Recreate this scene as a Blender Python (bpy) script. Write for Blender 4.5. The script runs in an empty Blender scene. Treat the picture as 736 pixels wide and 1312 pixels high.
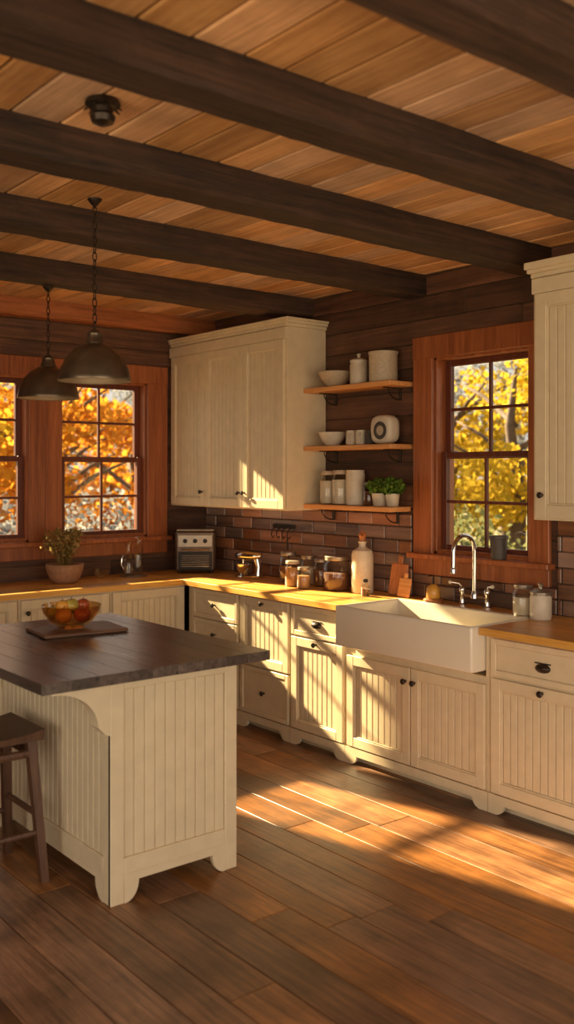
import bpy, math, random
from mathutils import Matrix, Vector
import bmesh
random.seed(7)
R=random.Random(11)

# ------------------------------------------------------------ materials
def newmat(name):
    m=bpy.data.materials.new(name); m.use_nodes=True
    nt=m.node_tree; nt.nodes.clear()
    o=nt.nodes.new('ShaderNodeOutputMaterial')
    return m,nt,o
def P(nt,**kw):
    b=nt.nodes.new('ShaderNodeBsdfPrincipled')
    for k,v in kw.items():
        b.inputs[k.replace('_',' ')].default_value=v
    return b
def srgb(r,g,b):
    f=lambda c:(c/255/12.92) if c/255<=.04045 else ((c/255+.055)/1.055)**2.4
    return (f(r),f(g),f(b),1)
def plain(name,col,rough=.5,metal=0,bump=.0,nscale=40,var=.12,coat=0,trans=0,emis=None):
    m,nt,o=newmat(name)
    b=P(nt,Roughness=rough,Metallic=metal)
    b.inputs['Coat Weight'].default_value=coat
    tc=nt.nodes.new('ShaderNodeTexCoord')
    n=nt.nodes.new('ShaderNodeTexNoise'); n.inputs['Scale'].default_value=nscale; n.inputs['Detail'].default_value=4
    nt.links.new(tc.outputs['Object'],n.inputs['Vector'])
    r=nt.nodes.new('ShaderNodeValToRGB')
    c=Vector(col[:3])
    r.color_ramp.elements[0].color=(*(c*(1-var)),1); r.color_ramp.elements[0].position=.3
    r.color_ramp.elements[1].color=(*[min(1,x) for x in c*(1+var)],1); r.color_ramp.elements[1].position=.7
    nt.links.new(n.outputs['Fac'],r.inputs['Fac']); nt.links.new(r.outputs['Color'],b.inputs['Base Color'])
    if bump:
        bp=nt.nodes.new('ShaderNodeBump'); bp.inputs['Strength'].default_value=bump; bp.inputs['Distance'].default_value=.01
        nt.links.new(n.outputs['Fac'],bp.inputs['Height']); nt.links.new(bp.outputs['Normal'],b.inputs['Normal'])
    nt.links.new(b.outputs[0],o.inputs[0])
    return m
def wood(name,c1,c2,axis='Y',rough=.5,grain=1.0,bump=.25,var=.35,coat=0,patch=.0,hue=0.0):
    m,nt,o=newmat(name)
    b=P(nt,Roughness=rough); b.inputs['Coat Weight'].default_value=coat; b.inputs['Coat Roughness'].default_value=.25
    tc=nt.nodes.new('ShaderNodeTexCoord')
    at=nt.nodes.new('ShaderNodeAttribute'); at.attribute_name='rnd'
    mul=nt.nodes.new('ShaderNodeMath'); mul.operation='MULTIPLY'; mul.inputs[1].default_value=37
    nt.links.new(at.outputs['Fac'],mul.inputs[0])
    add=nt.nodes.new('ShaderNodeVectorMath'); add.operation='ADD'
    nt.links.new(tc.outputs['Object'],add.inputs[0]); nt.links.new(mul.outputs[0],add.inputs[1])
    mp=nt.nodes.new('ShaderNodeMapping')
    s={'X':(1.4,28,28),'Y':(28,1.4,28),'Z':(28,28,1.4)}[axis]
    mp.inputs['Scale'].default_value=[x*grain for x in s]
    nt.links.new(add.outputs[0],mp.inputs['Vector'])
    n=nt.nodes.new('ShaderNodeTexNoise'); n.inputs['Scale'].default_value=1.6; n.inputs['Detail'].default_value=10; n.inputs['Roughness'].default_value=.7; n.inputs['Distortion'].default_value=.5
    nt.links.new(mp.outputs[0],n.inputs['Vector'])
    r=nt.nodes.new('ShaderNodeValToRGB')
    r.color_ramp.elements[0].color=c1; r.color_ramp.elements[0].position=.32
    r.color_ramp.elements[1].color=c2; r.color_ramp.elements[1].position=.66
    nt.links.new(n.outputs['Fac'],r.inputs['Fac'])
    # board to board brightness
    mr=nt.nodes.new('ShaderNodeMapRange'); mr.inputs['To Min'].default_value=1-var; mr.inputs['To Max'].default_value=1+var
    nt.links.new(at.outputs['Fac'],mr.inputs['Value'])
    last=mr.outputs[0]
    if patch:
        n2=nt.nodes.new('ShaderNodeTexNoise'); n2.inputs['Scale'].default_value=3.0; n2.inputs['Detail'].default_value=6; n2.inputs['Roughness'].default_value=.6
        nt.links.new(add.outputs[0],n2.inputs['Vector'])
        m2=nt.nodes.new('ShaderNodeMapRange'); m2.inputs['From Min'].default_value=.35; m2.inputs['From Max'].default_value=.62
        m2.inputs['To Min'].default_value=1-patch; m2.inputs['To Max'].default_value=1+patch*.3
        nt.links.new(n2.outputs['Fac'],m2.inputs['Value'])
        mm=nt.nodes.new('ShaderNodeMath'); mm.operation='MULTIPLY'
        nt.links.new(last,mm.inputs[0]); nt.links.new(m2.outputs[0],mm.inputs[1]); last=mm.outputs[0]
    vs=nt.nodes.new('ShaderNodeVectorMath'); vs.operation='SCALE'
    nt.links.new(r.outputs['Color'],vs.inputs[0]); nt.links.new(last,vs.inputs['Scale'])
    col=vs.outputs[0]
    if hue:
        hs=nt.nodes.new('ShaderNodeHueSaturation')
        fr=nt.nodes.new('ShaderNodeMath'); fr.operation='FRACT'
        k=nt.nodes.new('ShaderNodeMath'); k.operation='MULTIPLY'; k.inputs[1].default_value=7.3
        nt.links.new(at.outputs['Fac'],k.inputs[0]); nt.links.new(k.outputs[0],fr.inputs[0])
        h1=nt.nodes.new('ShaderNodeMapRange'); h1.inputs['To Min'].default_value=1-hue; h1.inputs['To Max'].default_value=1+hue*.5
        nt.links.new(fr.outputs[0],h1.inputs['Value']); nt.links.new(h1.outputs[0],hs.inputs['Saturation'])
        nt.links.new(col,hs.inputs['Color']); col=hs.outputs[0]
    nt.links.new(col,b.inputs['Base Color'])
    bp=nt.nodes.new('ShaderNodeBump'); bp.inputs['Strength'].default_value=bump; bp.inputs['Distance'].default_value=.005
    nt.links.new(n.outputs['Fac'],bp.inputs['Height']); nt.links.new(bp.outputs['Normal'],b.inputs['Normal'])
    rr=nt.nodes.new('ShaderNodeMapRange'); rr.inputs['To Min'].default_value=max(.05,rough-.12); rr.inputs['To Max'].default_value=rough+.12
    nt.links.new(n.outputs['Fac'],rr.inputs['Value']); nt.links.new(rr.outputs[0],b.inputs['Roughness'])
    nt.links.new(b.outputs[0],o.inputs[0])
    return m
def glassmat(name,tint=(1,1,1,1),refl=1.0,base=.04):
    m,nt,o=newmat(name)
    t=nt.nodes.new('ShaderNodeBsdfTransparent'); t.inputs[0].default_value=tint
    g=nt.nodes.new('ShaderNodeBsdfGlossy'); g.inputs['Roughness'].default_value=.03
    lw=nt.nodes.new('ShaderNodeLayerWeight'); lw.inputs['Blend'].default_value=.35
    mr=nt.nodes.new('ShaderNodeMapRange'); mr.inputs['To Min'].default_value=base; mr.inputs['To Max'].default_value=refl
    nt.links.new(lw.outputs['Facing'],mr.inputs['Value'])
    mx=nt.nodes.new('ShaderNodeMixShader')
    nt.links.new(mr.outputs[0],mx.inputs[0]); nt.links.new(t.outputs[0],mx.inputs[1]); nt.links.new(g.outputs[0],mx.inputs[2])
    nt.links.new(mx.outputs[0],o.inputs[0]); return m
def leafmat(name,c1,c2,tr=.5):
    m,nt,o=newmat(name)
    at=nt.nodes.new('ShaderNodeAttribute'); at.attribute_name='rnd'
    r=nt.nodes.new('ShaderNodeValToRGB'); r.color_ramp.elements[0].color=c1; r.color_ramp.elements[1].color=c2
    nt.links.new(at.outputs['Fac'],r.inputs['Fac'])
    d=nt.nodes.new('ShaderNodeBsdfDiffuse'); t=nt.nodes.new('ShaderNodeBsdfTranslucent')
    nt.links.new(r.outputs[0],d.inputs[0]); nt.links.new(r.outputs[0],t.inputs[0])
    mx=nt.nodes.new('ShaderNodeMixShader'); mx.inputs[0].default_value=tr
    nt.links.new(d.outputs[0],mx.inputs[1]); nt.links.new(t.outputs[0],mx.inputs[2]); nt.links.new(mx.outputs[0],o.inputs[0])
    return m

M_floor=wood('floor_wood',srgb(92,60,36),srgb(168,116,70),'Y',.38,1.0,.2,.38,coat=.12,patch=.45,hue=.2)
M_ceil=wood('ceiling_pine',srgb(190,134,86),srgb(234,184,128),'Y',.65,.8,.25,.26,patch=.2,hue=.2)
M_beam=wood('beam_wood',srgb(32,22,17),srgb(90,63,46),'X',.75,.8,1.0,.2,patch=.3)
M_plate=wood('plate_wood',srgb(130,74,42),srgb(182,110,62),'X',.6,.9,.3,.2)
M_wallR=wood('wall_wood_y',srgb(66,42,31),srgb(118,80,58),'Y',.6,.8,.4,.38,patch=.35)
M_wallB=wood('wall_wood_x',srgb(66,42,31),srgb(118,80,58),'X',.6,.8,.4,.38,patch=.35)
M_trimV=wood('trim_wood',srgb(122,64,34),srgb(174,102,58),'Z',.42,.9,.15,.12,coat=.2)
M_sash=wood('sash_wood',srgb(78,38,26),srgb(118,60,40),'Z',.45,.9,.1,.1)
M_cab=plain('cabinet_paint',srgb(222,205,172),.42,bump=.06,nscale=14,var=.05)
M_count=wood('maple_counter',srgb(206,140,60),srgb(240,186,92),'Y',.34,1.0,.08,.15,coat=.2)
M_countX=wood('maple_counter_x',srgb(206,140,60),srgb(240,186,92),'X',.34,1.0,.08,.15,coat=.2)
M_isl=wood('walnut_top',srgb(54,46,43),srgb(102,88,80),'Y',.3,1.0,.12,.3,coat=.3,patch=.2)
M_shelf=wood('shelf_wood',srgb(200,134,76),srgb(232,170,104),'Y',.5,1.0,.1,.1)
M_stool=wood('stool_wood',srgb(62,40,29),srgb(104,72,52),'Z',.45,1.2,.2,.15)
M_board=wood('board_wood',srgb(96,68,50),srgb(136,100,76),'X',.5,1.0,.15,.1)
M_cutb=wood('cutting_wood',srgb(150,90,50),srgb(190,126,78),'Z',.5,1.0,.15,.2)
M_porc=plain('porcelain',srgb(234,225,206),.18,nscale=5,var=.02,coat=.5)
M_cer=plain('ceramic',srgb(214,202,180),.4,bump=.05,nscale=30,var=.06)
M_cer2=plain('stoneware',srgb(188,170,144),.5,bump=.1,nscale=60,var=.12)
M_iron=plain('dark_bronze',srgb(60,50,42),.38,metal=.6,bump=.1,nscale=30,var=.25)
M_shade=plain('pendant_metal',srgb(112,98,82),.34,metal=.75,bump=.05,nscale=14,var=.2)
M_shadein=plain('shade_inner',srgb(168,146,116),.45,metal=.2,nscale=20,var=.1)
M_chrome=plain('chrome',srgb(225,222,216),.12,metal=1,nscale=10,var=.03)
M_black=plain('black_metal',srgb(34,30,28),.45,metal=.4,nscale=30,var=.2)
M_grout=plain('grout',srgb(70,56,48),.9,nscale=60,var=.2)
M_brick=wood('brick_tile',srgb(96,67,53),srgb(156,116,92),'Y',.3,.3,.6,.48,coat=.25,hue=.45)
M_glass=glassmat('jar_glass',(.95,.95,.92,1),.55,.06)
M_pane=glassmat('pane_glass',(.97,.97,.95,1),.25,.02)
M_amber=glassmat('amber_glass',(.95,.76,.48,1),.5,.12)
M_flour=plain('flour',srgb(222,210,188),.8,nscale=80,var=.08)
M_oats=plain('oats',srgb(180,138,92),.9,bump=.6,nscale=160,var=.35)
M_beans=plain('beans',srgb(112,70,44),.7,bump=.6,nscale=140,var=.4)
M_zinc=plain('zinc_lid',srgb(160,150,136),.4,metal=.8,nscale=30,var=.1)
M_steel=plain('aged_steel',srgb(104,88,74),.38,metal=.6,nscale=30,var=.15)
M_red=plain('apple_red',srgb(178,84,44),.3,nscale=18,var=.35,coat=.3)
M_green=plain('apple_green',srgb(182,164,72),.3,nscale=18,var=.25,coat=.3)
M_gold=plain('apple_gold',srgb(214,156,66),.3,nscale=18,var=.25,coat=.3)
M_terra=plain('terracotta',srgb(166,124,92),.7,bump=.2,nscale=40,var=.15)
M_slate=plain('slate_pot',srgb(76,68,62),.5,bump=.2,nscale=40,var=.15)
M_soil=plain('soil',srgb(50,34,24),.95,bump=.6,nscale=90,var=.3)
M_leaf=leafmat('herb_leaf',srgb(74,108,40),srgb(134,162,70),.35)
M_olive=leafmat('dry_leaf',srgb(118,110,62),srgb(196,164,104),.35)
M_bark=plain('bark',srgb(92,80,74),.9,bump=.6,nscale=12,var=.3)
M_yel=leafmat('tree_yellow',srgb(158,140,44),srgb(222,192,70),.5)
M_org=leafmat('tree_orange',srgb(180,112,34),srgb(224,170,60),.5)
M_grn=leafmat('tree_green',srgb(100,108,76),srgb(142,144,98),.4)
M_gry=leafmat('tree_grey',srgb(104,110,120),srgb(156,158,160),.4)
M_ground=plain('meadow',srgb(128,122,92),.95,bump=.4,nscale=3,var=.3)
M_ext=plain('exterior_plaster',srgb(120,100,80),.9,nscale=5,var=.1)

# ------------------------------------------------------------ mesh builder
I4=Matrix.Identity(4)
def onX(x0):  # wall facing -X : local u->Y, v->Z, w->-X
    return Matrix(((0,0,-1,x0),(1,0,0,0),(0,1,0,0),(0,0,0,1)))
def onY(y0):  # wall facing -Y : u->X, v->Z, w->-Y
    return Matrix(((1,0,0,0),(0,0,-1,y0),(0,1,0,0),(0,0,0,1)))
class MB:
    def __init__(s,name,T=I4):
        s.name=name;s.v=[];s.f=[];s.m=[];s.r=[];s.s=[];s.mats=[];s.T=T
    def mi(s,mat):
        if mat not in s.mats: s.mats.append(mat)
        return s.mats.index(mat)
    def add(s,verts,faces,mat,smooth=False,rnd=None,L=None):
        if rnd is None: rnd=R.random()
        b=len(s.v); T=s.T@L if L is not None else s.T
        for p in verts: s.v.append(tuple(T@Vector(p)))
        k=s.mi(mat)
        for f in faces:
            s.f.append([b+i for i in f]); s.m.append(k); s.r.append(rnd); s.s.append(smooth)
    def box(s,x0,x1,y0,y1,z0,z1,mat,bev=.002,rnd=None,L=None):
        if x1<x0:x0,x1=x1,x0
        if y1<y0:y0,y1=y1,y0
        if z1<z0:z0,z1=z1,z0
        lo=(x0,y0,z0);hi=(x1,y1,z1)
        bev=min(bev,(x1-x0)*.45,(y1-y0)*.45,(z1-z0)*.45)
        if bev<=0:
            V=[(x,y,z) for x in(x0,x1) for y in(y0,y1) for z in(z0,z1)]
            F=[(0,1,3,2),(4,6,7,5),(0,4,5,1),(2,3,7,6),(0,2,6,4),(1,5,7,3)]
            s.add(V,F,mat,False,rnd,L);return
        V=[];idx={}
        cs=[(a,b,c) for a in(0,1) for b in(0,1) for c in(0,1)]
        for c in cs:
            for a in range(3):
                p=[]
                for k in range(3):
                    q=hi[k] if c[k] else lo[k]
                    if k!=a: q+= -bev if c[k] else bev
                    p.append(q)
                idx[(c,a)]=len(V);V.append(p)
        F=[]
        for a in range(3):
            b,d=[k for k in range(3) if k!=a]
            for sg in(0,1):
                q=[]
                for (i,j) in((0,0),(1,0),(1,1),(0,1)):
                    c=[0,0,0];c[a]=sg;c[b]=i;c[d]=j;q.append(idx[(tuple(c),a)])
                F.append(q)
            for i in(0,1):
                for j in(0,1):
                    c0=[0,0,0];c0[b]=i;c0[d]=j;c1=list(c0);c1[a]=1
                    c0=tuple(c0);c1=tuple(c1)
                    F.append([idx[(c0,b)],idx[(c1,b)],idx[(c1,d)],idx[(c0,d)]])
        for c in cs: F.append([idx[(c,0)],idx[(c,1)],idx[(c,2)]])
        s.add(V,F,mat,False,rnd,L)
    def lathe(s,prof,loc,mat,n=28,L=None,sc=(1,1),sup=2.0):
        V=[];F=[];m=len(prof)
        for i in range(n):
            a=2*math.pi*i/n
            ca,sa=math.cos(a),math.sin(a)
            k=1/((abs(ca)**sup+abs(sa)**sup)**(1/sup))
            for r,z in prof: V.append((loc[0]+r*k*ca*sc[0],loc[1]+r*k*sa*sc[1],loc[2]+z))
        for i in range(n):
            j=(i+1)%n
            for k in range(m-1):
                F.append([i*m+k,j*m+k,j*m+k+1,i*m+k+1])
        s.add(V,F,mat,True,None,L)
    def cyl(s,loc,r,h,mat,n=24,r2=None,L=None,b=.0015):
        r2=r if r2 is None else r2
        s.lathe([(0.0001,0),(r-b,0),(r,b),(r2,h-b),(r2-b,h),(0.0001,h)],loc,mat,n,L)
    def ell(s,loc,rad,mat,n=20,m=10,L=None,z0=-1,z1=1):
        pr=[]
        a0=math.asin(z0);a1=math.asin(z1)
        for i in range(m+1):
            a=a0+(a1-a0)*i/m; pr.append((max(.0001,math.cos(a)),math.sin(a)*rad[2]))
        V=[];F=[];k=len(pr)
        for i in range(n):
            t=2*math.pi*i/n
            for r,z in pr: V.append((loc[0]+r*math.cos(t)*rad[0],loc[1]+r*math.sin(t)*rad[1],loc[2]+z))
        for i in range(n):
            j=(i+1)%n
            for q in range(k-1): F.append([i*k+q,j*k+q,j*k+q+1,i*k+q+1])
        s.add(V,F,mat,True,None,L)
    def tube(s,pts,r,mat,n=10,L=None,closed=False):
        pts=[Vector(p) for p in pts];N=len(pts)
        rr=r if isinstance(r,(list,tuple)) else [r]*N
        V=[];F=[];up=None
        for i,p in enumerate(pts):
            if closed: t=pts[(i+1)%N]-pts[i-1]
            else: t=pts[min(i+1,N-1)]-pts[max(i-1,0)]
            t.normalize()
            if up is None:
                up=Vector((0,0,1)) if abs(t.z)<.9 else Vector((1,0,0))
            up=(up-t*up.dot(t)).normalized(); sd=t.cross(up)
            for k in range(n):
                a=2*math.pi*k/n
                V.append(p+(up*math.cos(a)+sd*math.sin(a))*rr[i])
        for i in range(N if closed else N-1):
            j=(i+1)%N
            for k in range(n):
                l=(k+1)%n; F.append([i*n+k,i*n+l,j*n+l,j*n+k])
        if not closed:
            F.append(list(range(n))); F.append([(N-1)*n+k for k in range(n)])
        s.add(V,F,mat,True,None,L)
    def bar(s,p0,p1,w0,w1,mat):
        p0=Vector(p0);p1=Vector(p1)
        V=[]
        for p,w in((p0,w0),(p1,w1)):
            for a,b in((-1,-1),(1,-1),(1,1),(-1,1)): V.append(p+Vector((a*w/2,b*w/2,0)))
        s.add(V,[(0,1,2,3),(4,5,6,7),(0,1,5,4),(1,2,6,5),(2,3,7,6),(3,0,4,7)],mat)
    def prism(s,poly,w0,w1,mat,L=None,rnd=None):
        n=len(poly)
        V=[(a,b,w0) for a,b in poly]+[(a,b,w1) for a,b in poly]
        F=[list(range(n)),list(range(n,2*n))]+[[i,(i+1)%n,n+(i+1)%n,n+i] for i in range(n)]
        s.add(V,F,mat,False,rnd,L)
    def leaves(s,c,rad,n,size,mat,shell=.5,rg=R):
        for _ in range(n):
            while 1:
                d=Vector((rg.uniform(-1,1),rg.uniform(-1,1),rg.uniform(-1,1)))
                if .05<d.length<=1: break
            d=d*( (shell+(1-shell)*rg.random())/max(d.length,.3)) if rg.random()<.5 else d
            p=Vector((c[0]+d.x*rad[0],c[1]+d.y*rad[1],c[2]+d.z*rad[2]))
            a=Vector((rg.gauss(0,1),rg.gauss(0,1),rg.gauss(0,1))).normalized()
            b=a.orthogonal().normalized(); b=(Matrix.Rotation(rg.random()*6.28,3,a)@b)
            sz=size*rg.uniform(.6,1.3); q=a.cross(b)*sz*.42; b=b*sz*.5
            s.add([p-b,p+q,p+b,p-q],[(0,1,2,3)],mat,False,rg.random())
    def done(s,recalc=True,sharp=.7):
        me=bpy.data.meshes.new(s.name); me.from_pydata(s.v,[],s.f)
        for m in s.mats: me.materials.append(m)
        me.polygons.foreach_set('material_index',s.m)
        me.polygons.foreach_set('use_smooth',s.s)
        at=me.attributes.new('rnd','FLOAT','FACE'); at.data.foreach_set('value',s.r)
        if recalc:
            bm=bmesh.new(); bm.from_mesh(me)
            bmesh.ops.recalc_face_normals(bm,faces=bm.faces)
            for e in bm.edges:
                if len(e.link_faces)==2 and e.calc_face_angle(0)>sharp: e.smooth=False
            bm.to_mesh(me); bm.free()
        me.update()
        ob=bpy.data.objects.new(s.name,me); bpy.context.scene.collection.objects.link(ob)
        return ob

def subtract(rects,hole):
    out=[]
    a0,a1,b0,b1=hole
    for (u0,u1,v0,v1) in rects:
        if a1<=u0 or a0>=u1 or b1<=v0 or b0>=v1: out.append((u0,u1,v0,v1));continue
        if a0>u0: out.append((u0,a0,v0,v1))
        if a1<u1: out.append((a1,u1,v0,v1))
        m0,m1=max(u0,a0),min(u1,a1)
        if b0>v0: out.append((m0,m1,v0,b0))
        if b1<v1: out.append((m0,m1,b1,v1))
    return out

# ------------------------------------------------------------ room dims
XW=4.3; YW=6.3; XL=-1.6; YF=-1.6; ZC=2.88
def plank_wall(name,T,u0,u1,holes,mat,sign_out=.16,bh=.145):
    mb=MB(name,T)
    rects=[(u0,u1,-.05,ZC+.04)]
    for h in holes: rects=subtract(rects,h)
    for r in rects: mb.box(r[0],r[1],r[2],r[3],-sign_out,-.02,M_ext,0)
    z=0
    while z<ZC-.001:
        z1=min(z+bh,ZC)
        # split in lengths
        u=u0; segs=[]
        while u<u1-.01:
            L=R.uniform(1.6,3.4); e=min(u1,u+L)
            if u1-e<.5: e=u1
            segs.append((u,e,z,z1)); u=e
        for sg in segs:
            rr=[sg]
            for h in holes: rr=subtract(rr,h)
            rn=R.random()
            for r in rr:
                if r[1]-r[0]>.004 and r[3]-r[2]>.004:
                    mb.box(r[0]+.001,r[1]-.001,r[2]+.003,r[3]-.002,-.02,0,mat,.004,rn)
        z=z1
    return mb.done()
winR=(3.15,3.86,1.18,2.37)
winB1=(3.02,3.745,1.18,2.36); winB2=(2.06,2.785,1.18,2.36)
plank_wall('wall_right',onX(XW),YF,YW,[winR],M_wallR)
plank_wall('wall_back',onY(YW),XL,XW+.16,[winB1,winB2],M_wallB)
# unseen walls of the room
TL=Matrix(((0,0,1,XL),(1,0,0,0),(0,1,0,0),(0,0,0,1)))
TF=Matrix(((1,0,0,0),(0,0,1,YF),(0,1,0,0),(0,0,0,1)))
hl=[(-1.0,.8,.3,2.45),(1.3,3.1,.3,2.45)]  # unseen openings added on the left to let fill light in
plank_wall('wall_left',TL,YF,YW,hl,M_wallR)
hf=[(-1.2,3.6,.02,2.5)]  # wide unseen opening, added behind the camera to brighten the room
plank_wall('wall_front',TF,XL-.16,XW+.16,hf,M_wallB)

# floor
mb=MB('floor'); mb.box(XL-.16,XW+.16,YF-.16,YW+.16,-.12,-.025,M_ext,0)
x=XL
while x<XW-.001:
    w=R.choice([.15,.185,.22]); x1=min(x+w,XW); y=YF-R.random()*1.5
    while y<YW:
        L=R.uniform(1.6,3.2); a=max(y,YF);b=min(y+L,YW)
        if b-a>.02: mb.box(x+.0014,x1-.0014,a+.001,b-.001,-.025,0,M_floor,.0022)
        y+=L
    x=x1
mb.done()
# ceiling
mb=MB('ceiling'); mb.box(XL-.16,XW+.16,YF-.16,YW+.16,ZC+.022,ZC+.12,M_beam,0)
x=XL
by=[-1.0,-.1,.75,1.51,2.28,3.11,4.01,5.06]
while x<XW-.001:
    w=R.uniform(.15,.18); x1=min(x+w,XW)
    cuts=[YF]+[b for b in by if R.random()<.5]+[YW]
    for a,b in zip(cuts[:-1],cuts[1:]): mb.box(x+.0055,x1-.0055,a+.001,b-.001,ZC,ZC+.02,M_ceil,.005)
    x=x1
mb.done()
# beams (hand hewn: slightly wavy)
def beam(name,y0,y1,z0,z1,mat,x0=XL,x1=XW):
    n=90;V=[];F=[]
    rg=random.Random(int(y0*100))
    ph=[rg.uniform(0,6.28) for _ in range(6)]
    prof=[(y0,z1),(y0,z0+.016),(y0+.014,z0),(y1-.014,z0),(y1,z0+.016),(y1,z1)]
    for i in range(n+1):
        x=x0+(x1-x0)*i/n
        for q,(y,z) in enumerate(prof):
            wv=.005*math.sin(x*2.3+ph[q])+.003*math.sin(x*7.1+ph[(q+2)%6])
            V.append((x,y+wv+rg.uniform(-.002,.002),z+((wv*.8+rg.uniform(-.002,.002)) if z<z1 else 0)))
    k=len(prof)
    for i in range(n):
        for q in range(k): F.append([i*k+q,i*k+(q+1)%k,(i+1)*k+(q+1)%k,(i+1)*k+q])
    F.append(list(range(k)));F.append([n*k+q for q in range(k)])
    mb=MB(name); mb.add(V,F,mat,False); mb.done()
for b in by: beam('ceiling_beam',b-.09,b+.09,2.752,ZC,M_beam)
beam('wall_plate_beam',YW-.13,YW-.008,2.755,ZC,M_plate)

# ------------------------------------------------------------ windows
def window(name,T,o,cas=(.12,.12),head=.13,sill=True,th=.16,cols=2,casing=True):
    u0,u1,v0,v1=o
    mb=MB(name,T)
    j=.02
    mb.box(u0,u0+j,v0,v1,-th,.0,M_trimV); mb.box(u1-j,u1,v0,v1,-th,.0,M_trimV)
    mb.box(u0,u1,v1-j,v1,-th,.0,M_trimV); mb.box(u0,u1,v0,v0+j,-th,.0,M_trimV)
    if casing:
        mb.box(u0-cas[0],u0+.006,v0,v1+.002,.0,.028,M_trimV,.004)
        mb.box(u1-.006,u1+cas[1],v0,v1+.002,.0,.028,M_trimV,.004)
        mb.box(u0-cas[0],u1+cas[1],v1-.006,v1+head,.0,.034,M_trimV,.004)
        # stool & apron
        mb.box(u0-cas[0]-.02,u1+cas[1]+.02,v0-.03,v0+.004,-.02,.07,M_trimV,.006)
        mb.box(u0-cas[0],u1+cas[1],v0-.125,v0-.03,.0,.028,M_trimV,.004)
    a0,a1,b0,b1=u0+j,u1-j,v0+j,v1-j; mid=(b0+b1)/2
    def sash(c0,c1,w0,w1):
        f=.042
        mb.box(a0,a0+f,c0,c1,w0,w1,M_sash,.003); mb.box(a1-f,a1,c0,c1,w0,w1,M_sash,.003)
        mb.box(a0+f,a1-f,c1-f*.8,c1,w0,w1,M_sash,.003); mb.box(a0+f,a1-f,c0,c0+f*.9,w0,w1,M_sash,.003)
        m=.009; wm0,wm1=w0+.008,w1-.004
        for i in range(1,cols):
            u=a0+f+(a1-a0-2*f)*i/cols; mb.box(u-m,u+m,c0+f*.9,c1-f*.8,wm0,wm1,M_sash,.003)
        v=(c0+c1)/2; mb.box(a0+f,a1-f,v-m,v+m,wm0+.001,wm1+.001,M_sash,.003)
        wg=(w0+w1)/2; mb.box(a0+f,a1-f,c0+f,c1-f,wg-.002,wg+.002,M_pane,0)
    sash(mid-.02,b1,-.115,-.08); sash(b0,mid+.02,-.075,-.04)
    mb.box(a0,a1,b0,b0+.012,-.04,.0,M_trimV,.002)
    return mb.done()
window('window_1',onY(YW),winB1,(.117,.17))
window('window_2',onY(YW),winB2,(.17,.117))
window('window_3',onX(XW),winR,(.13,.15))

# ------------------------------------------------------------ backsplash
mb=MB('brick_backsplash',onX(XW-.001))
def bricks(u0,u1,v0,v1,holes=[]):
    mb.box(u0,u1,v0,v1,0,.006,M_grout,0)
    h=.085; row=0; v=v0
    while v<v1-.01:
        w=.235; u=u0-(.12 if row%2 else 0)
        t=min(v+h,v1)
        while u<u1:
            a=max(u,u0);b=min(u+w,u1)
            if b-a>.02: mb.box(a+.003,b-.003+R.uniform(-.002,.001),v+.003,t-.003,.002,.013+R.uniform(-.003,.004),M_brick,.005)
            u+=w
        v+=h; row+=1
bricks(4.032,YW-.001,.91,1.415); bricks(2.98,4.032,.91,1.052); bricks(.6,2.98,.91,1.43)
mb.done()

# ------------------------------------------------------------ cabinetry parts
def bead(mb,u0,u1,v0,v1,w,pitch=.05,mat=None):
    mat=mat or M_cab
    n=max(2,round((u1-u0)/pitch)); p=(u1-u0)/n
    mb.box(u0,u1,v0,v1,w-.014,w-.006,mat,0)
    for i in range(n):
        mb.box(u0+i*p+.0025,u0+(i+1)*p-.0025,v0,v1,w-.006,w,mat,.003)
def door(mb,u0,u1,v0,v1,w,stile=.055,pitch=.045,knob=None):
    t=.022; g=.002
    u0+=g;u1-=g;v0+=g;v1-=g
    mb.box(u0,u0+stile,v0,v1,w,w+t,M_cab,.003); mb.box(u1-stile,u1,v0,v1,w,w+t,M_cab,.003)
    mb.box(u0+stile,u1-stile,v1-stile,v1,w,w+t,M_cab,.003); mb.box(u0+stile,u1-stile,v0,v0+stile,w,w+t,M_cab,.003)
    i=.008
    a,b,c,d=u0+stile,u1-stile,v0+stile,v1-stile
    for q in((a,a+i,c,d),(b-i,b,c,d),(a+i,b-i,d-i,d),(a+i,b-i,c,c+i)): mb.box(*q,w,w+t-.007,M_cab,.002)
    bead(mb,a+i,b-i,c+i,d-i,w+.009,pitch)
    if knob: kn(mb,knob[0],knob[1],w+t)
def kn(mb,u,v,w):
    mb.lathe([(.0001,0),(.008,0),(.005,.006),(.005,.014),(.014,.018),(.016,.025),(.011,.031),(.0001,.033)],(u,v,w),M_iron,16)
def cup(mb,u,v,w):
    mb.ell((u,v-.012,w),(.042,.022,.026),M_iron,22,8,z0=0)
    mb.box(u-.045,u+.045,v+.008,v+.014,w,w+.006,M_iron,.002)
def drawer(mb,u0,u1,v0,v1,w,pull='cup'):
    t=.022;g=.002;st=.03
    u0+=g;u1-=g;v0+=g;v1-=g
    mb.box(u0,u0+st,v0,v1,w,w+t,M_cab,.003); mb.box(u1-st,u1,v0,v1,w,w+t,M_cab,.003)
    mb.box(u0+st,u1-st,v1-st,v1,w,w+t,M_cab,.003); mb.box(u0+st,u1-st,v0,v0+st,w,w+t,M_cab,.003)
    mb.box(u0+st,u1-st,v0+st,v1-st,w,w+.014,M_cab,.003)
    um=(u0+u1)/2;vm=(v0+v1)/2
    if pull=='cup': cup(mb,um,vm,w+.014)
    elif pull: kn(mb,um,vm,w+.014)
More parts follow.
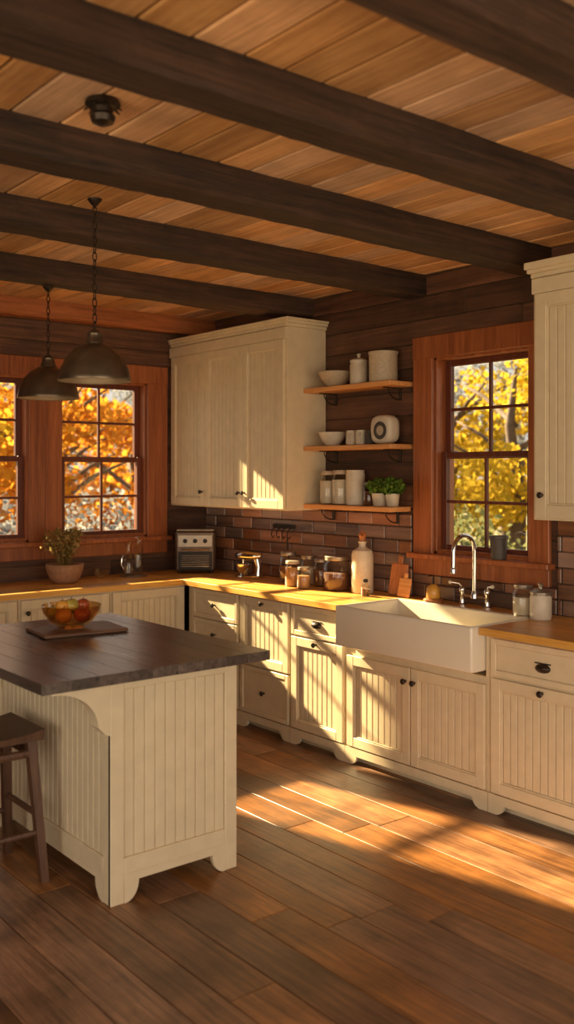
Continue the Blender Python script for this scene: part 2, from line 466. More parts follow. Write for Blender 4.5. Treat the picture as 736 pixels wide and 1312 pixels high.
def valance(mb,u0,u1,w0,w1,h=.095,foot=.045,cut=.05):
    poly=[(u0,0),(u0+foot,0)]
    n=8
    for i in range(n+1):
        a=math.pi/2*i/n; poly.append((u0+foot+.05*math.sin(a), cut*(1-math.cos(a))))
    for i in range(n,-1,-1):
        a=math.pi/2*i/n; poly.append((u1-foot-.05*math.sin(a), cut*(1-math.cos(a))))
    poly+=[(u1-foot,0),(u1,0),(u1,h),(u0,h)]
    out=[]
    for p in poly:
        if not out or (abs(p[0]-out[-1][0])+abs(p[1]-out[-1][1]))>1e-5: out.append(p)
    # split in strips so no concave ngon is needed
    L=[p for p in out if p[1]<h-1e-6]; 
    for a,b in zip(L[:-1],L[1:]):
        if b[0]-a[0]>1e-5: mb.prism([a,b,(b[0],h),(a[0],h)],w0,w1,M_cab,rnd=.5)
FX=3.72  # carcass face plane (doors add 22mm)
def base(name,T,u0,u1,depth,top=.872,val=True):
    mb=MB(name,T)
    mb.box(u0,u1,.09,top,-depth,0,M_cab,.002)
    mb.box(u0+.01,u1-.01,0.001,.09,-depth,-.05,M_cab,0)
    if val: valance(mb,u0+.001,u1-.001,0.0,.018)
    return mb
T=onX(FX); D=XW-FX-.005
# A corner drawers
mb=base('drawer_cabinet',T,5.045,5.672,D)
drawer(mb,5.06,5.60,.66,.862,0,'knob'); drawer(mb,5.06,5.60,.46,.655,0,'knob'); drawer(mb,5.06,5.60,.10,.455,0,'knob'); mb.done()
# B
mb=base('base_cabinet',T,4.512,5.043,D)
door(mb,4.525,5.03,.42,.862,0,knob=(4.78,.83)); drawer(mb,4.525,5.03,.10,.412,0,'knob'); mb.done()
mb=base('base_cabinet',T,4.012,4.510,D)
drawer(mb,4.025,4.50,.675,.862,0,'cup'); door(mb,4.025,4.50,.10,.667,0,knob=(4.26,.64)); mb.done()
# sink base
mb=base('sink_base_cabinet',T,2.975,4.010,D,top=.66)
door(mb,2.99,3.49,.10,.625,0,knob=(3.46,.55)); door(mb,3.494,3.995,.10,.625,0,knob=(3.525,.55))
mb.box(2.975,2.998,.66,.872,-D,0,M_cab); mb.box(4.004,4.010,.66,.872,-D,0,M_cab,.001); mb.done()
for a,b in((2.33,2.973),(1.68,2.328),(1.03,1.678)):
    mb=base('base_cabinet',T,a,b,D)
    drawer(mb,a+.02,b-.02,.675,.862,0,'cup'); door(mb,a+.02,b-.02,.10,.667,0,knob=((a+b)/2,.64)); mb.done()
# back wall base cabinets
T2=onY(5.70)
for i,(a,b) in enumerate(((3.10,3.70),(2.45,3.098),(1.80,2.448),(1.15,1.798))):
    mb=base('base_cabinet',T2,a,b,.595)
    door(mb,a+.012,b-.012,.10,.862,0,stile=.06)
    kn(mb,(a+.05),.78,.022) if i else None
    mb.done()

# wall cabinets
def crown(mb,u0,u1,v,depth,h=.075):
    st=[(0,.012,.0),(.012,.035,.012),(.035,.055,.026),(.055,h,.036)]
    for a,b,o in st: mb.box(u0-o,u1+(o if u1<6 else 0),v+a,v+b,-depth,o,M_cab,.003)
WD=.345
T=onX(XW-WD)
mb=MB('wall_cabinet',T)
mb.box(4.845,6.28,1.418,2.64,-WD+.004,0,M_cab,.002)
n=3;ws=(6.255-4.86)/3
for i in range(3): door(mb,4.86+i*ws,4.86+(i+1)*ws,1.425,2.565,0,stile=.06,pitch=.05)
kn(mb,4.86+ws-.03,1.53,.022); kn(mb,4.86+2*ws+.03,1.53,.022);kn(mb,4.86+ws+.03,1.53,.022)
mb.box(4.845,6.28,2.565,2.64,0,.02,M_cab,.002)
crown(mb,4.845,6.28,2.635,WD-.004,.07); mb.done()
mb=MB('wall_cabinet',T)
mb.box(1.85,2.885,1.435,2.64,-WD+.004,0,M_cab,.002)
door(mb,2.38,2.865,1.445,2.565,0,stile=.065,knob=(2.82,1.56)); door(mb,1.87,2.376,1.445,2.565,0,stile=.065)
mb.box(1.85,2.885,2.565,2.64,0,.02,M_cab,.002)
crown(mb,1.85,2.885,2.635,WD-.004,.09); mb.done()

# ------------------------------------------------------------ countertop
mb=MB('kitchen_countertop')
def staves(x0,x1,y0,y1,axis,mat,z0=.873,z1=.91,w=.085,bev=.0015):
    if axis=='Y':
        n=max(1,round((x1-x0)/w))
        for i in range(n):
            a=x0+(x1-x0)*i/n;b=x0+(x1-x0)*(i+1)/n; mb.box(a,b,y0,y1,z0,z1,mat,bev)
    else:
        n=max(1,round((y1-y0)/w))
        for i in range(n):
            a=y0+(y1-y0)*i/n;b=y0+(y1-y0)*(i+1)/n; mb.box(x0,x1,a,b,z0,z1,mat,bev)
staves(3.665,4.296,4.004,5.66,'Y',M_count); staves(3.665,4.296,5.661,6.296,'Y',M_count)
staves(1.1,3.664,5.66,6.296,'X',M_countX)
staves(4.135,4.296,3.0,4.003,'Y',M_count); staves(3.665,4.296,1.0,2.999,'Y',M_count)
mb.done()

# farmhouse sink
def farmhouse_sink():
    bm=bmesh.new()
    bmesh.ops.create_cube(bm,size=1)
    x0,x1,y0,y1,z0,z1=3.615,4.132,3.003,4.0,.685,.915
    for v in bm.verts:
        v.co=Vector(((x0+x1)/2+v.co.x*(x1-x0),(y0+y1)/2+v.co.y*(y1-y0),(z0+z1)/2+v.co.z*(z1-z0)))
    top=[f for f in bm.faces if f.normal.z>.9][0]
    bmesh.ops.inset_region(bm,faces=[top],thickness=.035)
    r=bmesh.ops.extrude_face_region(bm,geom=[top])
    vs=[g for g in r['geom'] if isinstance(g,bmesh.types.BMVert)]
    bmesh.ops.delete(bm,geom=[top],context='FACES') if top.is_valid else None
    for v in vs: v.co.z-=.19
    bmesh.ops.recalc_face_normals(bm,faces=bm.faces)
    es=[e for e in bm.edges if e.calc_face_angle(0)>.5]
    bmesh.ops.bevel(bm,geom=es,offset=.012,segments=4,affect='EDGES',profile=.5)
    for f in bm.faces: f.smooth=True
    me=bpy.data.meshes.new('farmhouse_sink'); bm.to_mesh(me); bm.free(); me.materials.append(M_porc)
    ob=bpy.data.objects.new('farmhouse_sink',me); bpy.context.scene.collection.objects.link(ob)
farmhouse_sink()

# faucet
def arc(cx,cz,r,a0,a1,n,y):
    return [(cx+r*math.cos(math.radians(a0+(a1-a0)*i/n)),y,cz+r*math.sin(math.radians(a0+(a1-a0)*i/n))) for i in range(n+1)]
mb=MB('bridge_faucet'); fx,fy=4.205,3.47; Z=.91
for dy in(-.09,.09):
    mb.lathe([(.0001,0),(.026,0),(.026,.008),(.016,.014),(.013,.03),(.013,.07),(.018,.078),(.018,.1),(.012,.108),(.0001,.11)],(fx,fy+dy,Z),M_chrome,18)
    mb.tube([(fx,fy+dy,Z+.105),(fx-.01,fy+dy*1.15,Z+.125),(fx-.03,fy+dy*1.65,Z+.13)],[.006,.006,.008],M_chrome,10)
    mb.ell((fx-.032,fy+dy*1.7,Z+.13),(.011,.011,.011),M_cer,12,6)
mb.tube([(fx,fy-.09,Z+.06),(fx,fy+.09,Z+.06)],.011,M_chrome,12)
mb.lathe([(.0001,0),(.022,0),(.02,.02),(.015,.04),(.0001,.045)],(fx,fy,Z+.05),M_chrome,18)
pts=[(fx,fy,Z+.05),(fx,fy,Z+.2),(fx,fy,Z+.32)]+arc(fx-.09,Z+.32,.09,0,180,14,fy)[1:]+[(fx-.18,fy,Z+.27),(fx-.182,fy,Z+.23)]
mb.tube(pts,.0125,M_chrome,14); mb.lathe([(.0001,0),(.016,0),(.017,.02),(.013,.035),(.0001,.036)],(fx-.182,fy,Z+.2),M_chrome,16)
mb.done()

# ------------------------------------------------------------ shelves
for zt in (2.235,1.848,1.462):
    mb=MB('wooden_shelf')
    mb.box(4.09,4.299 if zt>1.5 else 4.278,4.03,4.842,zt-.03,zt,M_shelf,.004)
    xb=4.2995 if zt>1.5 else 4.278
    for y in(4.14,4.74):
        mb.box(xb-.01,xb,y-.009,y+.009,zt-.11,zt-.03,M_iron,.001)
        mb.box(4.15,xb,y-.009,y+.009,zt-.036,zt-.03,M_iron,.001)
        mb.tube([(xb-.012,y,zt-.105)]+[(xb-.012-.10*math.sin(t),y,zt-.037-.068*math.cos(t)) for t in [i*math.pi/2/8 for i in range(1,9)]],.004,M_iron,8)
    mb.done()
def bowl(name,x,y,z,r,h,mat,matin=None):
    mb=MB(name)
    mb.lathe([(.0001,0),(r*.45,0),(r*.5,.006),(r*.8,h*.45),(r*.97,h*.85),(r,h),(r*.95,h),(r*.88,h*.8),(r*.7,h*.42),(r*.4,h*.14),(.0001,h*.12)],(x,y,z),mat,32)
    return mb
def crock(name,x,y,z,r,h,mat,lid=None):
    mb=MB(name)
    mb.lathe([(.0001,0),(r*.92,0),(r,.01),(r,h*.88),(r*.93,h*.93),(r*.95,h),(r*.86,h),(r*.84,h*.9),(r*.84,h*.15),(.0001,h*.12)],(x,y,z),mat,30)
    if lid:
        mb.lathe([(.0001,h-.004),(r*.98,h-.004),(r*1.0,h+.012),(r*.6,h+.024),(r*.18,h+.028),(r*.16,h+.04),(r*.25,h+.052),(.0001,h+.06)],(x,y,z),lid,28)
    return mb
def jar(name,x,y,z,r,h,fill,fh=.6,lid=M_zinc):
    mb=MB(name)
    mb.lathe([(.0001,0),(r*.94,0),(r,.008),(r,h*.74),(r*.8,h*.84),(r*.8,h*.9)],(x,y,z),M_glass,28)
    mb.lathe([(.0001,.006),(r*.93,.006),(r*.94,.012),(r*.94,h*fh),(.0001,h*fh+.003)],(x,y,z),fill,24)
    mb.lathe([(.0001,h*.88),(r*.86,h*.88),(r*.88,h*.9),(r*.88,h*.985),(r*.84,h),(.0001,h)],(x,y,z),lid,28)
    return mb
def mug(name,x,y,z,r,h,mat,ang=-100):
    mb=crock(name,x,y,z,r,h,mat)
    a=math.radians(ang); c,s_=math.cos(a),math.sin(a)
    mb.tube([(x+c*(r*.95+.026*math.sin(t)),y+s_*(r*.95+.026*math.sin(t)),z+h*.5+h*.28*math.cos(t)) for t in [i*math.pi/8 for i in range(9)]],.0045,mat,8)
    return mb
e=.0015
# top shelf  (z 2.235)
bowl('mixing_bowl',4.19,4.63,2.235+e,.115,.10,M_cer2).done()
crock('stoneware_crock',4.19,4.405,2.235+e,.058,.145,M_cer,M_cer).done()
mb=MB('enamel_canister'); r,h=.09,.19
mb.lathe([(.0001,0),(r*.96,0),(r,.012),(r*.99,h*.9),(r*1.05,h*.95),(r*1.05,h),(r*.92,h),(r*.9,h*.2),(.0001,h*.18)],(4.195,4.19,2.235+e),M_cer2,30); mb.done()
# middle
bowl('serving_bowl',4.19,4.66,1.848+e,.095,.09,M_cer).done()
mug('ceramic_mug',4.19,4.475,1.848+e,.036,.095,M_cer,-140).done()
mug('ceramic_mug',4.19,4.385,1.848+e,.036,.095,M_cer,-140).done()
mug('ceramic_mug',4.19,4.305,1.848+e,.032,.09,M_slate,-140).done()
# rounded enamel kitchen scale with dial
mb=MB('kitchen_scale')
Ld=Matrix.Translation((4.19,4.17,1.848+e+.092))@Matrix.Rotation(math.radians(-90),4,'Y')
mb.lathe([(.0001,-.06),(.06,-.06),(.082,-.045),(.09,-.02),(.09,.02),(.084,.04),(.07,.05),(.0001,.052)],(0,0,0),M_cer,44,L=Ld,sup=3.4,sc=(1.0,1.0))
mb.lathe([(.0001,.0525),(.052,.0525),(.056,.056),(.05,.058),(.048,.054),(.0001,.054)],(-.008,-.012,0),M_slate,32,L=Ld)
mb.lathe([(.0001,.055),(.03,.055),(.03,.057),(.0001,.057)],(-.008,-.012,0),M_cer2,24,L=Ld)
mb.done()
# lower shelf
zs=1.462+e
jar('mason_jar',4.19,4.70,zs,.06,.22,M_flour,.7,M_cer2).done()
jar('mason_jar',4.185,4.57,zs,.06,.225,M_flour,.72,M_cer2).done()
crock('stoneware_crock',4.19,4.437,zs,.062,.225,M_cer,None).done()
jar('mason_jar',4.21,4.325,zs,.045,.15,M_beans,.6).done()
mb=MB('potted_herb')
for (yy,rr) in((4.19,.055),(4.085,.045)):
    mb.lathe([(.0001,0),(rr*.8,0),(rr,.075),(rr*1.05,.08),(rr*.92,.08),(rr*.88,.07),(.0001,.068)],(4.17,yy,zs),M_cer,24)
    mb.lathe([(.0001,.069),(rr*.88,.069)],(4.17,yy,zs),M_soil,20)
    for i in range(14):
        a=R.random()*6.28;q=rr*.7*R.random(); mb.tube([(4.17+q*math.cos(a),yy+q*math.sin(a),zs+.068),(4.17+q*1.6*math.cos(a),yy+q*1.6*math.sin(a),zs+.13)],.0014,M_leaf,5)
    mb.leaves((4.17,yy,zs+.12),(.085,.08,.058),520,.026,M_leaf,.3)
mb.done(recalc=False)

# ------------------------------------------------------------ counter items
zc=.91+e
# toaster oven in the corner
mb=MB('toaster_oven',Matrix.Translation((4.02,6.03,zc))@Matrix.Rotation(math.radians(-38),4,'Z'))
w,d,h=.15,.10,.32
mb.box(-w,w,-d,d,.015,h,M_steel,.015)
for a in(-1,1):
    for b in(-1,1): mb.cyl((a*w*.8,b*d*.75,0),.012,.016,M_black,12)
mb.box(-w*.86,w*.86,-d-.006,-d,.03,.165,M_black,.004)
mb.box(-w*.75,w*.75,-d-.009,-d-.005,.05,.15,M_pane,0)
for k in range(6): mb.tube([(-w*.7,-d-.011,.055+k*.016),(w*.7,-d-.011,.055+k*.016)],.0026,M_chrome,6)
mb.tube([(-w*.7,-d-.007,.18),(-w*.7,-d-.03,.182),(w*.7,-d-.03,.182),(w*.7,-d-.007,.18)],.005,M_chrome,8)
mb.box(-w*.86,w*.86,-d-.005,-d,.2,.29,M_zinc,.004)
for k in(-.075,0,.075): mb.lathe([(.0001,0),(.017,0),(.015,.014),(.0001,.016)],(0,0,0),M_black,16,L=Matrix.Translation((k,-d-.005,.245))@Matrix.Rotation(math.radians(90),4,'X'))
mb.box(-w*.95,w*.95,-d*.95,d*.95,h,h+.012,M_zinc,.004); mb.done()
# small chrome stand mixer
mb=MB('stand_mixer',Matrix.Translation((4.10,5.46,zc))@Matrix.Rotation(math.radians(-62),4,'Z'))
mb.lathe([(.0001,0),(.07,0),(.074,.01),(.066,.018),(.0001,.02)],(0,0,0),M_chrome,30,sc=(1.5,.85))
mb.tube([(.07,0,.012),(.075,0,.08),(.06,0,.135)],[.028,.02,.024],M_chrome,16)
mb.ell((0,0,.158),(.105,.034,.032),M_chrome,24,12)
mb.ell((-.098,0,.158),(.016,.022,.02),M_black,16,8)
mb.cyl((-.05,0,.10),.012,.035,M_chrome,14)
mb.lathe([(.0001,.02),(.024,.02),(.03,.028),(.05,.06),(.056,.098),(.053,.098),(.045,.06),(.0001,.03)],(-.045,0,0),M_chrome,28)
mb.tube([(.02,.034,.15),(.02,.055,.15)],.006,M_black,8)
mb.done()
jar('glass_jar',4.14,5.06,zc,.064,.215,M_beans,.55).done()
jar('glass_jar',4.20,4.91,zc,.062,.195,M_flour,.6).done()
jar('glass_jar',4.03,4.88,zc,.054,.17,M_oats,.75,M_cer2).done()
jar('glass_jar',4.18,4.755,zc,.058,.185,M_beans,.6).done()
jar('glass_jar',4.00,4.73,zc,.046,.14,M_oats,.6).done()
jar('glass_jar',4.12,4.54,zc,.09,.22,M_beans,.5).done()
# white bottle with wooden stopper
mb=MB('ceramic_bottle'); 
mb.lathe([(.0001,0),(.066,0),(.07,.01),(.07,.24),(.062,.268),(.03,.285),(.022,.295),(.022,.31),(.027,.315),(.027,.325),(.0001,.326)],(4.15,4.33,zc),M_cer,30)
mb.lathe([(.0001,.325),(.018,.325),(.02,.345),(.026,.365),(.016,.384),(.0001,.388)],(4.15,4.33,zc),M_cutb,18); 
mb.tube([(4.15,4.33,zc+.36),(4.12,4.3,zc+.375),(4.10,4.28,zc+.36)],.006,M_cutb,8); mb.done()
mb=MB('spice_bottle'); mb.lathe([(.0001,0),(.026,0),(.028,.006),(.028,.06),(.014,.075),(.014,.085),(.0001,.086)],(4.05,4.20,zc),M_glass,18)
mb.lathe([(.0001,.004),(.024,.004),(.024,.045),(.0001,.046)],(4.05,4.20,zc),M_beans,16); mb.cyl((4.05,4.20,zc+.084),.016,.02,M_black,14); mb.done()
# leaning cutting boards
mb=MB('cutting_board')
Lc=Matrix.Translation((4.21,4.09,zc))@Matrix.Rotation(math.radians(11),4,'Y')
mb.box(-.009,.009,-.07,.07,0.0015,.20,M_cutb,.006,L=Lc); mb.box(-.009,.009,-.02,.02,.195,.25,M_cutb,.006,L=Lc); mb.done()
mb=MB('cutting_board')
Lc=Matrix.Translation((4.175,4.0,zc))@Matrix.Rotation(math.radians(13),4,'Y')
mb.box(-.008,.008,-.05,.05,0.0015,.12,M_shelf,.006,L=Lc); mb.box(-.008,.008,-.015,.015,.115,.15,M_shelf,.005,L=Lc);mb.done()
# wooden soap dish with amber soap bottle
mb=MB('soap_dispenser')
mb.lathe([(.0001,0),(.055,0),(.06,.014),(.05,.022),(.0001,.02)],(4.17,3.75,zc),M_cutb,24)
mb.lathe([(.0001,.021),(.038,.021),(.042,.028),(.04,.08),(.022,.10),(.014,.105),(.0001,.106)],(4.17,3.75,zc),M_gold,22)
mb.tube([(4.17,3.75,zc+.10),(4.17,3.75,zc+.155),(4.13,3.75,zc+.157)],.006,M_iron,8); mb.done()
# right canisters
jar('glass_canister',4.16,3.10,zc,.06,.165,M_cer,.6).done()
crock('ceramic_canister',4.11,2.955,zc,.056,.13,M_cer,M_zinc).done()
# pot on the window sill
mb=MB('slate_planter'); mb.lathe([(.0001,0),(.042,0),(.05,.11),(.055,.115),(.055,.13),(.048,.13),(.044,.11),(.0001,.105)],(4.282,3.36,1.184+e),M_slate,26); mb.done()
# iron rack on the backsplash
mb=MB('iron_hook_rack')
mb.box(4.268,4.280,5.16,5.40,1.27,1.30,M_black,.003)
for y in(5.19,5.25,5.31,5.37):
    mb.tube([(4.270,y,1.28),(4.25,y,1.262),(4.235,y,1.24),(4.235,y,1.215),(4.25,y,1.20),(4.262,y,1.215)],.004,M_black,7)
mb.tube([(4.235,5.19,1.21),(4.235,5.185,1.10),(4.245,5.18,1.06)],.006,M_iron,8); mb.done()

# back counter: potted dry plant, bowl, glass carafe
mb=MB('potted_plant'); px,py=2.93,6.03
mb.lathe([(.0001,0),(.08,0),(.105,.03),(.125,.09),(.13,.13),(.118,.13),(.11,.11),(.0001,.105)],(px,py,zc),M_terra,30)
mb.lathe([(.0001,.108),(.11,.108)],(px,py,zc),M_soil,20)
for i in range(44):
    a=R.random()*6.28;q=R.uniform(.2,1); H=R.uniform(.12,.25)
    p0=(px+.04*q*math.cos(a),py+.04*q*math.sin(a),zc+.108)
    p1=(px+.09*q*math.cos(a),py+.07*q*math.sin(a),zc+.11+H*.6); p2=(px+.15*q*math.cos(a),py+.12*q*math.sin(a),zc+.11+H)
    mb.tube([p0,p1,p2],.002,M_olive,5)
    mb.leaves(p2,(.035,.03,.04),14,.024,M_olive,.2); mb.leaves(p1,(.03,.03,.04),6,.022,M_olive,.2)
mb.done(recalc=False)
mb=bowl('glass_bowl',3.24,6.08,zc,.06,.07,M_glass); mb.done()
mb=MB('glass_carafe'); cx,cy=3.50,6.07
mb.lathe([(.0001,0),(.10,0),(.102,.008),(.0001,.01)],(cx,cy,zc),M_zinc,30)
mb.lathe([(.0001,.012),(.038,.012),(.042,.03),(.04,.13),(.022,.17),(.019,.22),(.028,.26),(.026,.26)],(cx-.045,cy,zc),M_glass,24)
mb.lathe([(.0001,.012),(.03,.012),(.034,.02),(.034,.2),(.018,.23),(.018,.25),(.024,.255)],(cx+.04,cy+.01,zc),M_glass,24)
mb.ell((cx+.04,cy+.01,zc+.272),(.018,.018,.02),M_glass,16,8)
mb.tube([(cx-.08,cy,zc+.05),(cx-.105,cy,zc+.09),(cx-.1,cy,zc+.15),(cx-.07,cy,zc+.17)],.005,M_chrome,8)
mb.done()

# ------------------------------------------------------------ island
IX0,IX1,IY0,IY1=1.76,2.36,3.23,4.36
mb=MB('kitchen_island')
ZT=.93
mb.box(IX0+.02,IX1-.02,IY0+.02,IY1-.02,.12,ZT-.041,M_cab,0)
# countertop staves
x0,x1,y0,y1=1.415,2.43,3.09,4.46
n=9
for i in range(n):
    a=x0+(x1-x0)*i/n;b=x0+(x1-x0)*(i+1)/n; mb.box(a,b,y0,y1,ZT-.04,ZT,M_isl,.0015)
def panel(T,u0,u1,frame=True,pitch=.05):
    mb.T=T
    s=.06
    if frame:
        mb.box(u0,u0+s,.0,ZT-.041,-.02,0,M_cab,.003); mb.box(u1-s,u1,.0,ZT-.041,-.02,0,M_cab,.003)
        mb.box(u0+s,u1-s,ZT-.10,ZT-.041,-.02,0,M_cab,.003); mb.box(u0+s,u1-s,.11,.175,-.02,0,M_cab,.003)
        bead(mb,u0+s,u1-s,.175,ZT-.10,-.008,pitch)
        L=[(u0+s,0.0)]
        for k in range(9):
            a=math.pi/2*k/8; L.append((u0+s+.005+.06*math.sin(a),.0+.08*(1-math.cos(a))))
        L+= [(u1+u0-p[0],p[1]) for p in reversed(L)]
        for a,b in zip(L[:-1],L[1:]):
            if b[0]-a[0]>1e-5: mb.prism([a,b,(b[0],.112),(a[0],.112)],-.02,0,M_cab,rnd=.5)
    mb.T=I4
panel(onY(IY0),IX0,IX1)
panel(onX(IX0),IY0+.001,IY1,pitch=.045)
TRx=Matrix(((0,0,1,IX1),(1,0,0,0),(0,1,0,0),(0,0,0,1))); panel(TRx,IY0+.001,IY1)
TB=Matrix(((1,0,0,0),(0,0,1,IY1),(0,1,0,0),(0,0,0,1))); panel(TB,IX0+.001,IX1-.001)
# corbels
for yy in(IY0+.005,IY1-.07):
    pr=[]
    for k in range(13):
        a=math.pi/2*k/12; pr.append((IX0-.24+.19*math.sin(a)*1.0, (ZT-.042-.04)-.15*(1-math.cos(a))))
    pts=pr+[(IX0-.02,ZT-.042-.22),(IX0,ZT-.042-.23)]
    for a,b in zip(pts[:-1],pts[1:]):
        if b[0]-a[0]>1e-5:
            V=[(a[0],yy,a[1]),(b[0],yy,b[1]),(b[0],yy,ZT-.041),(a[0],yy,ZT-.041)]
            V+=[(p[0],yy+.06,p[2]) for p in V]
            mb.add(V,[(0,1,2,3),(4,5,6,7),(0,1,5,4),(1,2,6,5),(2,3,7,6),(3,0,4,7)],M_cab,False,.5)
mb.done()

# cutting board tray & fruit bowl
mb=MB('serving_board',Matrix.Translation((2.02,4.03,ZT+e))@Matrix.Rotation(math.radians(-6),4,'Z'))
mb.box(-.2,.2,-.14,.14,0,.016,M_board,.005); mb.done()
bx,by_,bz=2.0,4.05,ZT+.019
mb=MB('fruit_bowl')
mb.lathe([(.0001,0),(.06,0),(.062,.008),(.1,.03),(.13,.075),(.138,.105),(.134,.107),(.126,.08),(.095,.036),(.05,.016),(.0001,.014)],(bx,by_,bz),M_amber,40)
def apple(x,y,z,r,mat):
    pr=[]
    for k in range(15):
        a=-math.pi/2+math.pi*k/14
        rr=r*math.cos(a)*(1+.06*math.sin(a)); zz=r*.92*math.sin(a)
        if k>=13: zz-=r*.12*(k-12)
        if k<=1: zz+=r*.08*(2-k)
        pr.append((max(.0001,rr),zz))
    mb.lathe(pr,(x,y,z),mat,20); mb.tube([(x,y,z+r*.65),(x+.004,y,z+r*1.15)],.0018,M_bark,5)
for dx,dy,dz,r,m in((-.055,-.035,.062,.04,M_gold),(.03,-.055,.062,.04,M_red),(.065,.03,.064,.038,M_green),(-.01,.06,.064,.04,M_gold),(-.075,.035,.07,.034,M_green),(0,0,.100,.038,M_green),(.055,-.01,.102,.032,M_red),(-.045,.0,.102,.032,M_gold)):
    apple(bx+dx,by_+dy,bz+dz,r,m)
mb.done()

# stool
def stool(cx,cy):
    mb=MB('counter_stool'); h=.62;w=.175
    n=10
    V=[];F=[]
    for i in range(n+1):
        u=-1+2*i/n
        for j in range(n+1):
            v=-1+2*j/n
            z=h-.018*(1-u*u)*1.0
            V.append((cx+u*w,cy+v*w,z))
    k=(n+1)**2
    for i in range(n+1):
        u=-1+2*i/n
        for j in range(n+1):
            v=-1+2*j/n; V.append((cx+u*w*.97,cy+v*w*.97,h-.045))
    for i in range(n):
        for j in range(n):
            a=i*(n+1)+j; q=[a,a+1,a+n+2,a+n+1]; F.append(q); F.append([k+x for x in q])
    for i in range(n):
        for (a,b) in((i*(n+1),(i+1)*(n+1)),(i*(n+1)+n,(i+1)*(n+1)+n),(i,i+1),(n*(n+1)+i,n*(n+1)+i+1)): F.append([a,b,k+b,k+a])
    mb.add(V,F,M_stool,False,.5)
    tops=[];bots=[]
    for a,b in((-1,-1),(1,-1),(1,1),(-1,1)):
        t=(cx+a*.13,cy+b*.13,h-.045);bt=(cx+a*.165,cy+b*.185,0)
        mb.bar(bt,t,.032,.04,M_stool); tops.append(Vector(t));bots.append(Vector(bt))
    at=lambda i,z: bots[i]+(tops[i]-bots[i])*(z/(h-.045))
    for (i,j,z) in((0,1,.2),(2,3,.2),(1,2,.27),(3,0,.27),(0,1,.52),(2,3,.52),(1,2,.52),(3,0,.52)):
        mb.tube([at(i,z),at(j,z)],.0125 if z<.5 else .018,M_stool,8)
    mb.done()
stool(1.50,3.80)
# ------------------------------------------------------------ pendants
def pendant(x,y,ztop,zrim,r):
    mb=MB('pendant_lamp')
    H=r*1.15
    pr=[(r,0),(r*1.01,.006),(r*.985,.02),(r*.97,.035),(r*.93,H*.32),(r*.8,H*.55),(r*.58,H*.76),(r*.34,H*.88),(r*.24,H*.92)]
    mb.lathe(pr,(x,y,zrim),M_shade,44)
    mb.lathe([(a*.975,b-.002 if b>0 else .0005) for a,b in pr],(x,y,zrim),M_shadein,44)
    mb.lathe([(r*.975,.0),(r*1.012,0)],(x,y,zrim),M_shadein,44)
    mb.lathe([(r*.25,H*.9),(r*.27,H*.93),(r*.24,H*.98),(r*.2,H*1.08),(r*.21,H*1.15),(r*.14,H*1.22),(r*.06,H*1.26),(.0001,H*1.27)],(x,y,zrim),M_shade,24)
    # bulb & socket
    mb.cyl((x,y,zrim+H*.72),.02,H*.2,M_black,16)
    mb.ell((x,y,zrim+H*.55),(.03,.03,.04),M_glass,16,10)
    # chain
    z=zrim+H*1.25; i=0; lh=.034
    while z<ztop-.035:
        pts=[]
        for k in range(10):
            a=2*math.pi*k/10; c=.0095*math.cos(a);d=lh*.62*math.sin(a)
            pts.append((x+(c if i%2 else 0),y+(0 if i%2 else c),z+lh*.5+d))
        mb.tube(pts,.0028,M_iron,6,closed=True); z+=lh; i+=1
    mb.lathe([(.0001,-.03),(.012,-.028),(.02,-.018),(.03,-.006),(.032,0),(.0001,0)],(x,y,ztop-.0015),M_iron,24)
    mb.tube([(x,y,z-.01),(x,y,ztop-.025)],.004,M_iron,6)
    mb.done()
pendant(1.97,3.76,ZC,2.075,.158)
pendant(2.37,5.09,2.748,2.10,.175)
# ceiling fixture
mb=MB('ceiling_spotlight'); x,y=1.47,2.75
mb.lathe([(.0001,0),(.055,0),(.058,-.012),(.05,-.02),(.035,-.024),(.032,-.04),(.042,-.052),(.036,-.07),(.02,-.078),(.0001,-.08)],(x,y,ZC-.0015),M_iron,26)
for k in range(10):
    a=k*.628; mb.tube([(x+.045*math.cos(a),y+.045*math.sin(a),ZC-.02),(x+.062*math.cos(a),y+.062*math.sin(a),ZC-.032)],[.005,.002],M_iron,6)
mb.done()

# ------------------------------------------------------------ outdoors
mb=MB('meadow_ground'); mb.box(-60,80,-60,80,-.7,-.55,M_ground,0); mb.done()
rg=random.Random(5)
def tree(x,y,h,r,mat,n=2600,sz=.15,base=0.0):
    mb=MB('autumn_tree')
    mb.tube([(x,y,-.6),(x+.1,y,h*.3),(x-.05,y+.1,h*.6),(x,y,h*.85)],[.17,.13,.09,.03],M_bark,8)
    for i in range(9):
        a=rg.random()*6.28;z=h*rg.uniform(.25,.65)
        mb.tube([(x,y,z),(x+r*.5*math.cos(a),y+r*.5*math.sin(a),z+.6),(x+r*.9*math.cos(a),y+r*.9*math.sin(a),z+.9)],[.06,.04,.015],M_bark,6)
    for i in range(13):
        a=rg.random()*6.28;q=r*rg.uniform(.2,.9)
        mb.leaves((x+q*math.cos(a),y+q*math.sin(a),base+h*rg.uniform(.18,.9)),(r*.42,r*.42,h*.13),n//13,sz,mat,.4,rg)
    mb.done(recalc=False)
def bush(x,y,r,h,mat,n=1700,sz=.09):
    mb=MB('hedge_bush')
    for i in range(5):
        a=i*1.25; mb.tube([(x,y,-.6),(x+r*.4*math.cos(a),y+r*.4*math.sin(a),h*.5)],[.04,.015],M_bark,6)
    mb.leaves((x,y,h*.4-.3),(r,r,h*.6),n,sz,mat,.5,rg); mb.done(recalc=False)
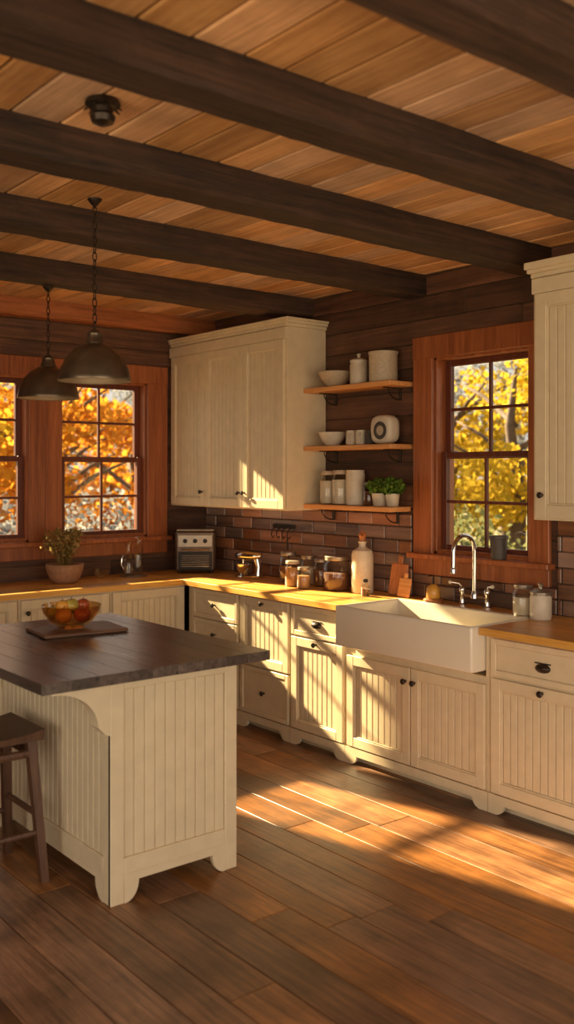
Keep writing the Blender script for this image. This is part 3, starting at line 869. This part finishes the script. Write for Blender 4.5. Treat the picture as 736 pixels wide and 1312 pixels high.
# seen through the back windows
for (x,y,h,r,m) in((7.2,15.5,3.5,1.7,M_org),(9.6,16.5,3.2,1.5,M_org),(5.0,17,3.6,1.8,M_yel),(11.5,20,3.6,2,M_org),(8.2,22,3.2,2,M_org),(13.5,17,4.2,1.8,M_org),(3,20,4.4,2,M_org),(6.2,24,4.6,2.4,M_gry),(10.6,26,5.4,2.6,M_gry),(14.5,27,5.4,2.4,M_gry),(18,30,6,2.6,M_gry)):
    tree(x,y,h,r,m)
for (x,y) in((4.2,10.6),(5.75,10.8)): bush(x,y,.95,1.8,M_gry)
# seen through the side window
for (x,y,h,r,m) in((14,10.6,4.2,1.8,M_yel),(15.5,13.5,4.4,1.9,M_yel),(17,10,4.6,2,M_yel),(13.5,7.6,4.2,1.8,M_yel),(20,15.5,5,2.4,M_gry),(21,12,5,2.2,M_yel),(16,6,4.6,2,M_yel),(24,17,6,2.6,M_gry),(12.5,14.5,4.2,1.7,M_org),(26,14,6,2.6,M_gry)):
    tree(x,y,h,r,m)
for (x,y) in((9.6,8.1),(9.6,6.3)): bush(x,y,.85,1.6,M_grn)

# ------------------------------------------------------------ light
def link(o): bpy.context.scene.collection.objects.link(o)
sd=bpy.data.lights.new('sun','SUN'); sd.energy=33; sd.angle=math.radians(1.2); sd.color=(1,.75,.42)
so=bpy.data.objects.new('sun',sd); link(so)
so.rotation_euler=Vector((.235,-1,-.515)).to_track_quat('-Z','Y').to_euler(); so.location=(-2,12,9)
def fill_area(name,loc,dirv,sx,sy,e,col=(1,.83,.64)):
    d=bpy.data.lights.new(name,'AREA'); d.shape='RECTANGLE'; d.size=sx; d.size_y=sy; d.energy=e; d.color=col
    o=bpy.data.objects.new(name,d); link(o); o.location=loc
    o.rotation_euler=Vector(dirv).to_track_quat('-Z','Y').to_euler()
# added area fills outside the unseen openings, tilted slightly up, to brighten the room
fill_area('fill_front',(1.2,YF-.25,1.3),(.15,1,.12),4.6,2.3,78)
fill_area('fill_left',(XL-.25,-.1,1.4),(1,.35,.1),1.7,2.0,26)
fill_area('fill_left',(XL-.25,2.2,1.4),(1,.2,.1),1.7,2.0,26)
w=bpy.data.worlds.new('sky'); bpy.context.scene.world=w; w.use_nodes=True
nt=w.node_tree; bg=nt.nodes['Background']; bg.inputs[0].default_value=(1.0,.94,.86,1); bg.inputs[1].default_value=.95

sc=bpy.context.scene
sc.view_settings.view_transform='Standard'
sc.view_settings.look='None'
sc.view_settings.exposure=0.02

cam=bpy.data.cameras.new('camera'); co=bpy.data.objects.new('camera',cam); link(co)
co.location=(0,0,1.67); co.rotation_euler=(math.radians(90),0,math.radians(-39.2))
cam.sensor_width=36; cam.lens=1207/1312*36; cam.shift_y=-50/1312
cam.clip_end=300
cam.dof.use_dof=True; cam.dof.focus_distance=5.2; cam.dof.aperture_fstop=1.8
sc.camera=co
